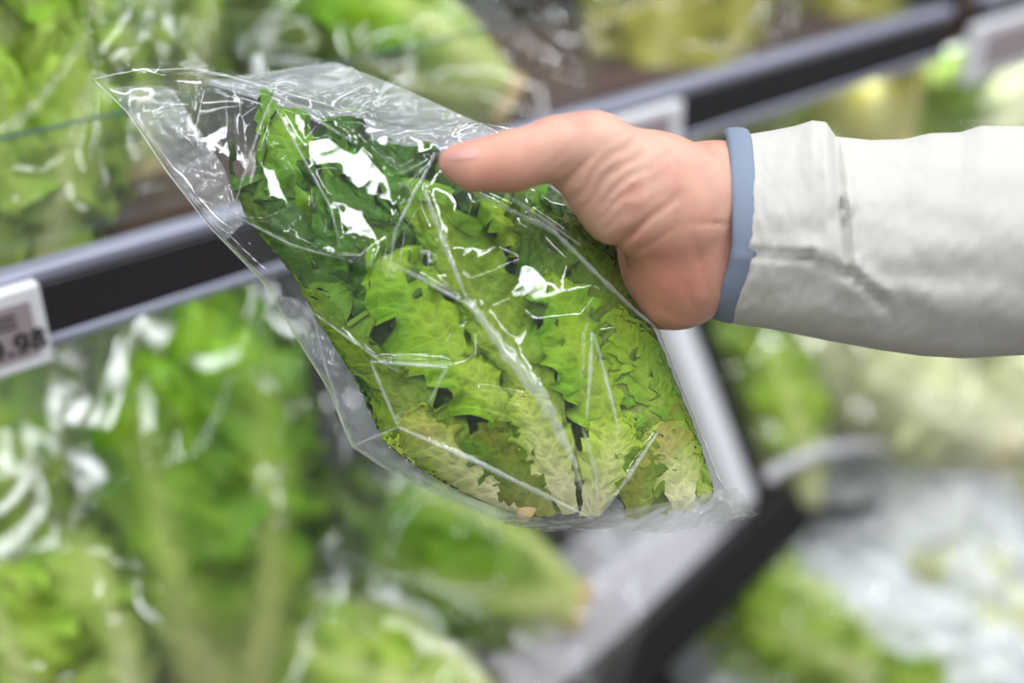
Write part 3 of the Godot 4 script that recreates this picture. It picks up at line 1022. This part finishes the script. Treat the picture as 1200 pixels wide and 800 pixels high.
func bag_in_hand() -> void:
	var root := thing("plastic_bag", "clear crinkled bag held by the hand round the ruffled green lettuce", "plastic bag", bag_tr)
	facet_map()
	obj("front_film", film_sheet(1.0, 210, 230), M.film, root)
	obj("back_film", film_sheet(-1.0, 90, 100), M.film, root)
	# the welded hem along the foot
	var v := PackedVector3Array()
	for j in 10:
		for i in 90:
			var a := i / 89.0
			var p := path_at(weld, a) + Vector2(-0.35, 1.0) * (-44.0 + 5.1 * j) * (0.35 + 0.65 * ramp(a, 0.2, 0.8)) * (1.0 - 0.8 * ramp(a, 0.85, 1.0))
			var q := bag_px(p.x, p.y)
			v.append(Vector3(q.x, q.y, 0.019 - 0.0017 * j + 0.0016 * n_soft.get_noise_2d(p.x * 0.05, p.y * 0.2)))
	obj("welded_hem", solid(v, grid_index(90, 10)), M.hem, root)
	# pleats, where the film lies double along its folds
	for pl in pleats:
		var pv := PackedVector3Array()
		var path: Array = pl[0]
		var n := 70
		for i in n:
			var t := i / float(n - 1)
			var c := path_at(path, t)
			var ahead := (path_at(path, minf(t + 0.04, 1.0)) - path_at(path, maxf(t - 0.04, 0.0))).normalized()
			var across := Vector2(-ahead.y, ahead.x)
			var w: float = pl[1] * (0.35 + 0.65 * sin(PI * clampf(t * 0.9 + 0.08, 0, 1))) * (1.0 + 0.35 * n_soft.get_noise_2d(c.x * 0.06, c.y * 0.06))
			for j in 7:
				var b := j / 3.0 - 1.0
				var p := c + across * w * b * 0.5
				var q := bag_px(p.x, p.y)
				pv.append(Vector3(q.x, q.y, facet_at(c) + fold_h(c) * 0.7 + 0.0008 + 0.0011 * sqrt(maxf(0.0, 1.0 - b * b))))
		obj("pleat", solid(pv, grid_index(7, n)), M.pleat, root)
	# the film's rolled edges
	var bead := func(path: Array, h0: float, h1: float) -> Mesh:
		var line := []
		for k in 60:
			var p := path_at(path, k / 59.0)
			var q := bag_px(p.x, p.y)
			line.append(Vector3(q.x, q.y, lerpf(h0, h1, k / 59.0) + 0.0008 * n_soft.get_noise_2d(k * 0.3, 1.0)))
		return tube(line, 0.0003, Vector3.BACK)
	obj("film_edge", bead.call(left_side, 0.0, 0.0), M.hem, root)
	obj("film_edge", bead.call(mouth, 0.003, 0.004), M.hem, root)
	obj("film_edge", bead.call([Vector2(655, 208), Vector2(715, 262), Vector2(772, 388), Vector2(815, 490), Vector2(842, 560), Vector2(874, 606)], 0.0, 0.0), M.hem, root)
	obj("film_edge", bead.call([Vector2(262, 70), Vector2(385, 52), Vector2(470, 85), Vector2(612, 150)], -0.028, -0.028), M.hem, root)
	# folded gussets of film along the lower edge and inside the mouth
	for gs in [
		[[Vector2(322, 345), Vector2(350, 402), Vector2(385, 457), Vector2(412, 522), Vector2(452, 548), Vector2(520, 580), Vector2(590, 610)], [Vector2(350, 350), Vector2(388, 395), Vector2(435, 430), Vector2(490, 470), Vector2(520, 520), Vector2(560, 560), Vector2(610, 600)]],
		[[Vector2(125, 100), Vector2(165, 150), Vector2(215, 222), Vector2(262, 282)], [Vector2(200, 100), Vector2(232, 150), Vector2(262, 195), Vector2(285, 262)]],
	]:
		var gv := PackedVector3Array()
		for j in 30:
			for i in 90:
				var p := path_at(gs[0], i / 89.0).lerp(path_at(gs[1], i / 89.0), j / 29.0)
				var q := bag_px(p.x, p.y)
				var e := env_at(q.x, q.y)
				gv.append(Vector3(q.x, q.y, e * 0.25 + 0.006 * n_cell.get_noise_2d(p.x * 0.018, p.y * 0.018) + 0.002 * absf(n_soft.get_noise_2d(p.x * 0.05, p.y * 0.05))))
		obj("folded_gusset", solid(gv, grid_index(90, 30)), M.film_folded, root)
	# the far sheet of the open mouth, standing up behind
	var w := PackedVector3Array()
	var lo := [Vector2(228, 88), Vector2(330, 122), Vector2(430, 160), Vector2(560, 175)]
	var hi := [Vector2(262, 70), Vector2(385, 52), Vector2(470, 85), Vector2(612, 150)]
	for j in 24:
		for i in 60:
			var a := i / 59.0
			var b := j / 23.0
			var p := path_at(lo, a).lerp(path_at(hi, a), b)
			var q := bag_px(p.x, p.y)
			w.append(Vector3(q.x, q.y, -0.008 - 0.02 * b + 0.006 * absf(n_soft.get_noise_2d(p.x * 0.02, p.y * 0.02)) + 0.003 * n_cell.get_noise_2d(p.x * 0.02, p.y * 0.02)))
	obj("mouth_flap", solid(w, grid_index(60, 24)), M.film_folded, root)

# ------------------------------------------------------------------ the hand and sleeve
var bones := []                            # [a, b, ra, rb, blend]
var creases := []                          # [from, to (pixels), depth mm, half width px]

func joint(j: Array) -> Vector3:
	return pt(j[0], j[1], j[2])

func chain(js: Array, blend := 0.006) -> void:
	for k in js.size() - 1:
		var a: Array = js[k]
		var b: Array = js[k + 1]
		bones.append([joint(a), joint(b), a[3] * a[2] / FPX, b[3] * b[2] / FPX, blend])

func body_distance(p: Vector3) -> float:
	var d := 1e9
	for b in bones:
		var ba: Vector3 = b[1] - b[0]
		var t := clampf((p - b[0]).dot(ba) / ba.length_squared(), 0.0, 1.0)
		var e: float = p.distance_to(b[0] + ba * t) - lerpf(b[2], b[3], t)
		var k: float = b[4]
		var h := maxf(k - absf(d - e), 0.0) / k
		d = minf(d, e) - h * h * k * 0.25
	return d

func skin_distance(p: Vector3) -> float:
	var d := body_distance(p)
	if absf(d) > 0.006:
		return d
	var q := to_px(p)
	# fine parallel wrinkles where the thumb's web is gathered
	var g := exp(-pow((q - Vector2(714, 218)).length() / 52.0, 2.0))
	if g > 0.03:
		var fan := (q - Vector2(640, 60)).angle()
		var u := (q - Vector2(690, 195)).dot(Vector2(0.77, 0.64)) + 5.0 * n_soft.get_noise_2d(q.x * 0.02, q.y * 0.02) + fan * 20.0
		var ridge := 0.5 + 0.5 * cos(u * TAU / (15.0 + 2.5 * n_soft.get_noise_2d(q.x * 0.01, 7.0)))
		d -= g * (0.0010 + 0.0006 * n_soft.get_noise_2d(q.x * 0.04, q.y * 0.06)) * (pow(ridge, 1.8) - 0.4)
	for c in creases:
		var s := seg_dist(q, c[0], c[1])
		if s.x < c[3] * 2.5:
			d += 0.001 * c[2] * exp(-pow(s.x / c[3], 2.0)) * sin(PI * clampf(0.1 + 0.8 * s.y, 0, 1))
	return d

func surface_nets(lo: Vector3, hi: Vector3, cell: float) -> Array:
	var n := Vector3i(((hi - lo) / cell).ceil()) + Vector3i.ONE
	n = Vector3i(ceili(n.x / 4.0) * 4 + 1, ceili(n.y / 4.0) * 4 + 1, ceili(n.z / 4.0) * 4 + 1)
	var val := PackedFloat32Array()
	val.resize(n.x * n.y * n.z)
	val.fill(99.0)
	var sy := n.x
	var sz := n.x * n.y
	var blocks := []
	for bz in (n.z - 1) / 4:
		for by in (n.y - 1) / 4:
			for bx in (n.x - 1) / 4:
				var c := lo + (Vector3(bx, by, bz) * 4.0 + Vector3.ONE * 2.0) * cell
				if absf(body_distance(c)) < cell * 3.9 + 0.0015:
					blocks.append(Vector3i(bx, by, bz) * 4)
	for b in blocks:
		for z in 5:
			for y in 5:
				for x in 5:
					var k: int = b.x + x + (b.y + y) * sy + (b.z + z) * sz
					if val[k] > 90.0:
						val[k] = skin_distance(lo + Vector3(b.x + x, b.y + y, b.z + z) * cell)
	var v := PackedVector3Array()
	var at := {}
	var offs := [0, 1, sy, sy + 1, sz, sz + 1, sz + sy, sz + sy + 1]
	for b in blocks:
		for z in 4:
			for y in 4:
				for x in 4:
					var k: int = b.x + x + (b.y + y) * sy + (b.z + z) * sz
					var inside := 0
					for o in offs:
						if val[k + o] < 0.0:
							inside += 1
					if inside == 0 or inside == 8:
						continue
					var s := Vector3.ZERO
					var cnt := 0
					for ax in [[0, 1], [2, 3], [4, 5], [6, 7], [0, 2], [1, 3], [4, 6], [5, 7], [0, 4], [1, 5], [2, 6], [3, 7]]:
						var f0 := val[k + offs[ax[0]]]
						var f1 := val[k + offs[ax[1]]]
						if (f0 < 0.0) != (f1 < 0.0):
							var t := f0 / (f0 - f1)
							var p0 := Vector3(ax[0] & 1, (ax[0] >> 1) & 1, ax[0] >> 2)
							var p1 := Vector3(ax[1] & 1, (ax[1] >> 1) & 1, ax[1] >> 2)
							s += p0.lerp(p1, t)
							cnt += 1
					at[k] = v.size()
					v.append(lo + (Vector3(b.x + x, b.y + y, b.z + z) + s / cnt) * cell)
	var idx := PackedInt32Array()
	for k in at:
		for e in [[1, sy, sz], [sy, sz, 1], [sz, 1, sy]]:
			var f0 := val[k]
			var f1 := val[k + e[0]]
			if (f0 < 0.0) == (f1 < 0.0):
				continue
			var c0: int = at.get(k, -1)
			var c1: int = at.get(k - e[1], -1)
			var c2: int = at.get(k - e[1] - e[2], -1)
			var c3: int = at.get(k - e[2], -1)
			if c0 < 0 or c1 < 0 or c2 < 0 or c3 < 0:
				continue
			if f0 < 0.0:
				idx.append_array([c0, c2, c1, c0, c3, c2])
			else:
				idx.append_array([c0, c1, c2, c0, c2, c3])
	return [v, idx]

func person() -> void:
	# thumb, from its tip to the wrist: x, y (pixels), depth (metres), radius (pixels)
	chain([[531, 190, 0.476, 17], [556, 194, 0.475, 25], [600, 189, 0.478, 31], [652, 174, 0.482, 32.5], [694, 176, 0.488, 41], [770, 208, 0.502, 48], [850, 222, 0.528, 46]], 0.008)
	chain([[700, 212, 0.492, 38], [728, 236, 0.496, 44], [790, 254, 0.508, 58], [860, 240, 0.530, 52]], 0.012)
	# heel of the palm
	chain([[773, 367, 0.536, 13], [790, 345, 0.528, 32], [802, 316, 0.522, 50], [850, 290, 0.528, 56]], 0.014)
	chain([[738, 302, 0.536, 14], [760, 312, 0.532, 26], [800, 300, 0.522, 50]], 0.012)
	# back of the palm, out to the knuckles behind the bag
	chain([[690, 190, 0.545, 34], [780, 225, 0.535, 44], [860, 250, 0.530, 58]], 0.012)
	chain([[705, 240, 0.560, 32], [790, 265, 0.535, 46], [860, 270, 0.530, 58]], 0.012)
	chain([[725, 290, 0.562, 30], [800, 295, 0.535, 46]], 0.012)
	chain([[752, 335, 0.555, 27], [800, 318, 0.530, 44]], 0.012)
	# fingers behind the bag
	chain([[690, 190, 0.545, 30], [640, 218, 0.578, 25], [595, 245, 0.586, 22], [560, 262, 0.582, 19]], 0.004)
	chain([[705, 240, 0.560, 29], [650, 285, 0.588, 25], [605, 318, 0.592, 22], [575, 338, 0.588, 19]], 0.004)
	chain([[725, 290, 0.562, 28], [675, 340, 0.586, 24], [635, 376, 0.590, 21], [606, 396, 0.586, 18]], 0.004)
	chain([[752, 335, 0.555, 25], [712, 380, 0.572, 21], [682, 410, 0.576, 18], [660, 428, 0.573, 15]], 0.004)
	# wrist and forearm, inside the sleeve
	chain([[840, 228, 0.532, 52], [910, 245, 0.534, 56], [1010, 275, 0.536, 70], [1700, 293, 0.54, 100]], 0.012)
	chain([[840, 292, 0.534, 52], [910, 285, 0.536, 58]], 0.012)
	creases = [
		[Vector2(716, 294), Vector2(772, 246), 2.4, 4.5], [Vector2(770, 250), Vector2(800, 225), 0.8, 5.0], [Vector2(660, 216), Vector2(690, 184), 1.4, 5.0],
		[Vector2(806, 262), Vector2(858, 262), 0.9, 2.6], [Vector2(812, 275), Vector2(826, 330), 1.0, 2.6], [Vector2(826, 330), Vector2(834, 352), 1.0, 2.6], [Vector2(800, 330), Vector2(815, 365), 0.8, 3.0],
		[Vector2(740, 300), Vector2(800, 262), 0.5, 4.0], [Vector2(598, 160), Vector2(604, 190), 0.3, 2.5], [Vector2(640, 150), Vector2(652, 200), 0.35, 4.0],
	]
	var lo := Vector3.ONE * 99.0
	var hi := -lo
	for b in bones:
		if to_px(b[0]).x > 1000.0:
			continue
		for e in [0, 1]:
			var p: Vector3 = b[e]
			if to_px(p).x > 950.0:
				continue
			lo = lo.min(p - Vector3.ONE * (b[2 + e] + 0.006))
			hi = hi.max(p + Vector3.ONE * (b[2 + e] + 0.006))
	var net := surface_nets(lo, hi, 0.0014)
	var v: PackedVector3Array = net[0]
	var cols := PackedColorArray()
	cols.resize(v.size())
	var o := pt(900, 270, 0.53)
	for k in v.size():
		var q := to_px(v[k])
		var c := Color(0.60, 0.33, 0.245)
		c = c.lerp(Color(0.58, 0.225, 0.155), 0.85 * exp(-pow((q - Vector2(785, 335)).length() / 60.0, 2.0)))
		c = c.lerp(Color(0.60, 0.255, 0.18), 0.6 * exp(-pow((q - Vector2(575, 205)).length() / 45.0, 2.0)))
		c = c.lerp(Color(0.64, 0.41, 0.32), 0.5 * exp(-pow((q - Vector2(740, 170)).length() / 60.0, 2.0)))
		c = c.lerp(Color(0.58, 0.22, 0.17), 0.35 * ramp(n_mid.get_noise_3d(v[k].x * 45.0, v[k].y * 45.0, v[k].z * 45.0 + 5.0), -0.1, 0.5))
		c = c * (1.0 + 0.10 * n_mid.get_noise_3d(v[k].x * 60.0, v[k].y * 60.0, v[k].z * 60.0))
		cols[k] = c
		v[k] -= o
	var root := obj("person", solid(v, net[1], cols), M.skin, self, Transform3D(Basis.IDENTITY, o))
	tag(root, "person's hand in an off-white fleece sleeve gripping the bagged lettuce with the thumb in front", "person")
	# thumbnail: a small curved plate on the upper side of the thumb's tip
	var nv := PackedVector3Array()
	for j in 13:
		for i in 17:
			var a := lerpf(-1.0, 1.0, i / 16.0)
			var b := lerpf(-1.0, 1.0, j / 12.0)
			var w := sqrt(maxf(0.0, 1.0 - pow(absf(a), 3.5)))
			var px := 543.0 + 20.0 * a
			var py := 181.5 - 1.5 * a + 7.5 * b * w
			var d := 0.44
			for k in 40:
				var e := body_distance(pt(px, py, d))
				d += e * 0.9
				if e < 0.00005 or d > 0.49:
					break
			nv.append(pt(px, py, minf(d, 0.478) - 0.0006 * (1.0 - pow(maxf(absf(a), absf(b)), 6.0)) + 0.0003) - o)
	obj("thumbnail", solid(nv, grid_index(17, 13)), M.nail, root)
	sleeve(root, o)

var top_edge := [Vector2(866, 160), Vector2(905, 153), Vector2(930, 148), Vector2(952, 141), Vector2(968, 143), Vector2(980, 160), Vector2(1020, 164), Vector2(1060, 163), Vector2(1090, 156), Vector2(1125, 155), Vector2(1150, 147), Vector2(1200, 148), Vector2(1400, 140), Vector2(1900, 120)]
var low_edge := [Vector2(846, 366), Vector2(880, 380), Vector2(920, 389), Vector2(970, 399), Vector2(1030, 410), Vector2(1080, 417), Vector2(1130, 420), Vector2(1200, 416), Vector2(1400, 425), Vector2(1900, 470)]
var sleeve_folds := [
	[979, 158, 987, 240, 3.5, 5], [987, 240, 995, 318, 4.0, 5], [884, 296, 950, 302, 2.2, 5], [950, 302, 1000, 326, 1.8, 7], [998, 322, 1036, 354, 3.2, 6], [1030, 352, 1075, 362, 1.5, 14],
	[992, 318, 1080, 322, 1.4, 12], [1080, 322, 1200, 328, 1.0, 16], [960, 330, 900, 350, 1.2, 18], [1040, 380, 1200, 400, 1.2, 18],
]

func edge_y(path: Array, x: float) -> float:
	for k in path.size() - 1:
		if x <= path[k + 1].x:
			return lerpf(path[k].y, path[k + 1].y, clampf((x - path[k].x) / (path[k + 1].x - path[k].x), 0, 1))
	return path[-1].y

func sleeve(root: Node3D, o: Vector3) -> void:
	var nu := 97
	var nv := 230
	var v := PackedVector3Array()
	for j in nv:
		var s := float(j) / (nv - 1)
		var x := lerpf(868, 1850, pow(minf(s * 1.012, 1.0), 1.9))
		var y0 := edge_y(top_edge, x)
		var y1 := edge_y(low_edge, x)
		var cy := (y0 + y1) / 2
		var ry := (y1 - y0) / 2
		var d0 := 0.532 + 0.006 * s
		for i in nu:
			var a := TAU * i / (nu - 1)
			var c := cos(a)
			var f := sin(a)                               # towards the viewer
			var bow := (16.0 * maxf(f, 0.0) - 8.0 - 26.0 * ramp(c, 0.2, -1.0) * -0.0) * (1.0 - ramp(s, 0.0, 0.25))
			if j == nv - 1:                                # the end, off to the right, is closed
				v.append(pt(x, cy, d0) - o)
				continue
			var tuck := 0.965 + 0.035 * ramp(s, 0.03, 0.08)
			var px := x + bow - 20.0 * ramp(-c, 0.3, 1.0) * (1.0 - ramp(s, 0.0, 0.2))
			var py := cy - c * ry * tuck
			var rz := ry * tuck * 0.98 * d0 / FPX
			var h := 0.0
			if f > -0.2:
				var p := Vector2(px, py)
				for g in sleeve_folds:
					var q := seg_dist(p, Vector2(g[0], g[1]), Vector2(g[2], g[3]))
					var side := (p - Vector2(g[0], g[1])).cross(Vector2(g[2] - g[0], g[3] - g[1]))
					h -= 0.001 * g[4] * exp(-pow(q.x / g[5], 2.0))
					h += 0.0007 * g[4] * exp(-pow((q.x - g[5] * 1.8) / (g[5] * 1.4), 2.0)) * (1.0 if side > 0.0 else 0.3)
			var fold := Vector2(lerpf(976.0, 1000.0, clampf((py - 160.0) / 165.0, 0, 1)), py)
			if f > -0.4 and py < 345.0:
				h += 0.0028 * ramp(px, fold.x - 45.0, fold.x - 4.0) * (1.0 - ramp(px, fold.x - 4.0, fold.x + 3.0)) * (1.0 - ramp(py, 305.0, 345.0))
			h += 0.0009 * n_soft.get_noise_2d(px * 0.016, py * 0.02 + f) + 0.0005 * n_soft.get_noise_2d(px * 0.06, py * 0.06)
			v.append(pt(px, py, d0 - f * rz - h * signf(f + 0.01)) - o)
	obj("sleeve", solid(v, grid_index(nu, nv, true)), M.fleece, root)
	# the blue-grey binding round the cuff, with its overlapped join
	var w := PackedVector3Array()
	var prof := 12
	for j in 97:
		var a := TAU * j / 96.0
		var c := cos(a)
		var f := sin(a)
		var join := exp(-pow((a - 1.92) / 0.05, 2.0))
		var cx := 863.0 + 9.0 * f - 17.0 * ramp(-c, 0.25, 1.0)
		var cy := 263.0 - c * 106.0
		var d := 0.532 - f * 98.0 * 1.02 * 0.53 / FPX
		for i in prof + 1:
			var b := TAU * i / prof
			var wx := signf(cos(b)) * pow(absf(cos(b)), 0.7) * (15.0 + 1.5 * join)
			var th := signf(sin(b)) * pow(absf(sin(b)), 0.8) * (0.0030 + 0.0010 * join)
			var out := Vector2(c, f)
			var p := pt(cx + wx + wx * 0.0, cy - c * th * FPX / 0.53 + wx * 0.30 * ramp(-c, 0.25, 1.0), d - out.y * th)
			w.append(p - o)
	obj("cuff_binding", solid(w, grid_index(prof + 1, 97)), M.binding, root)
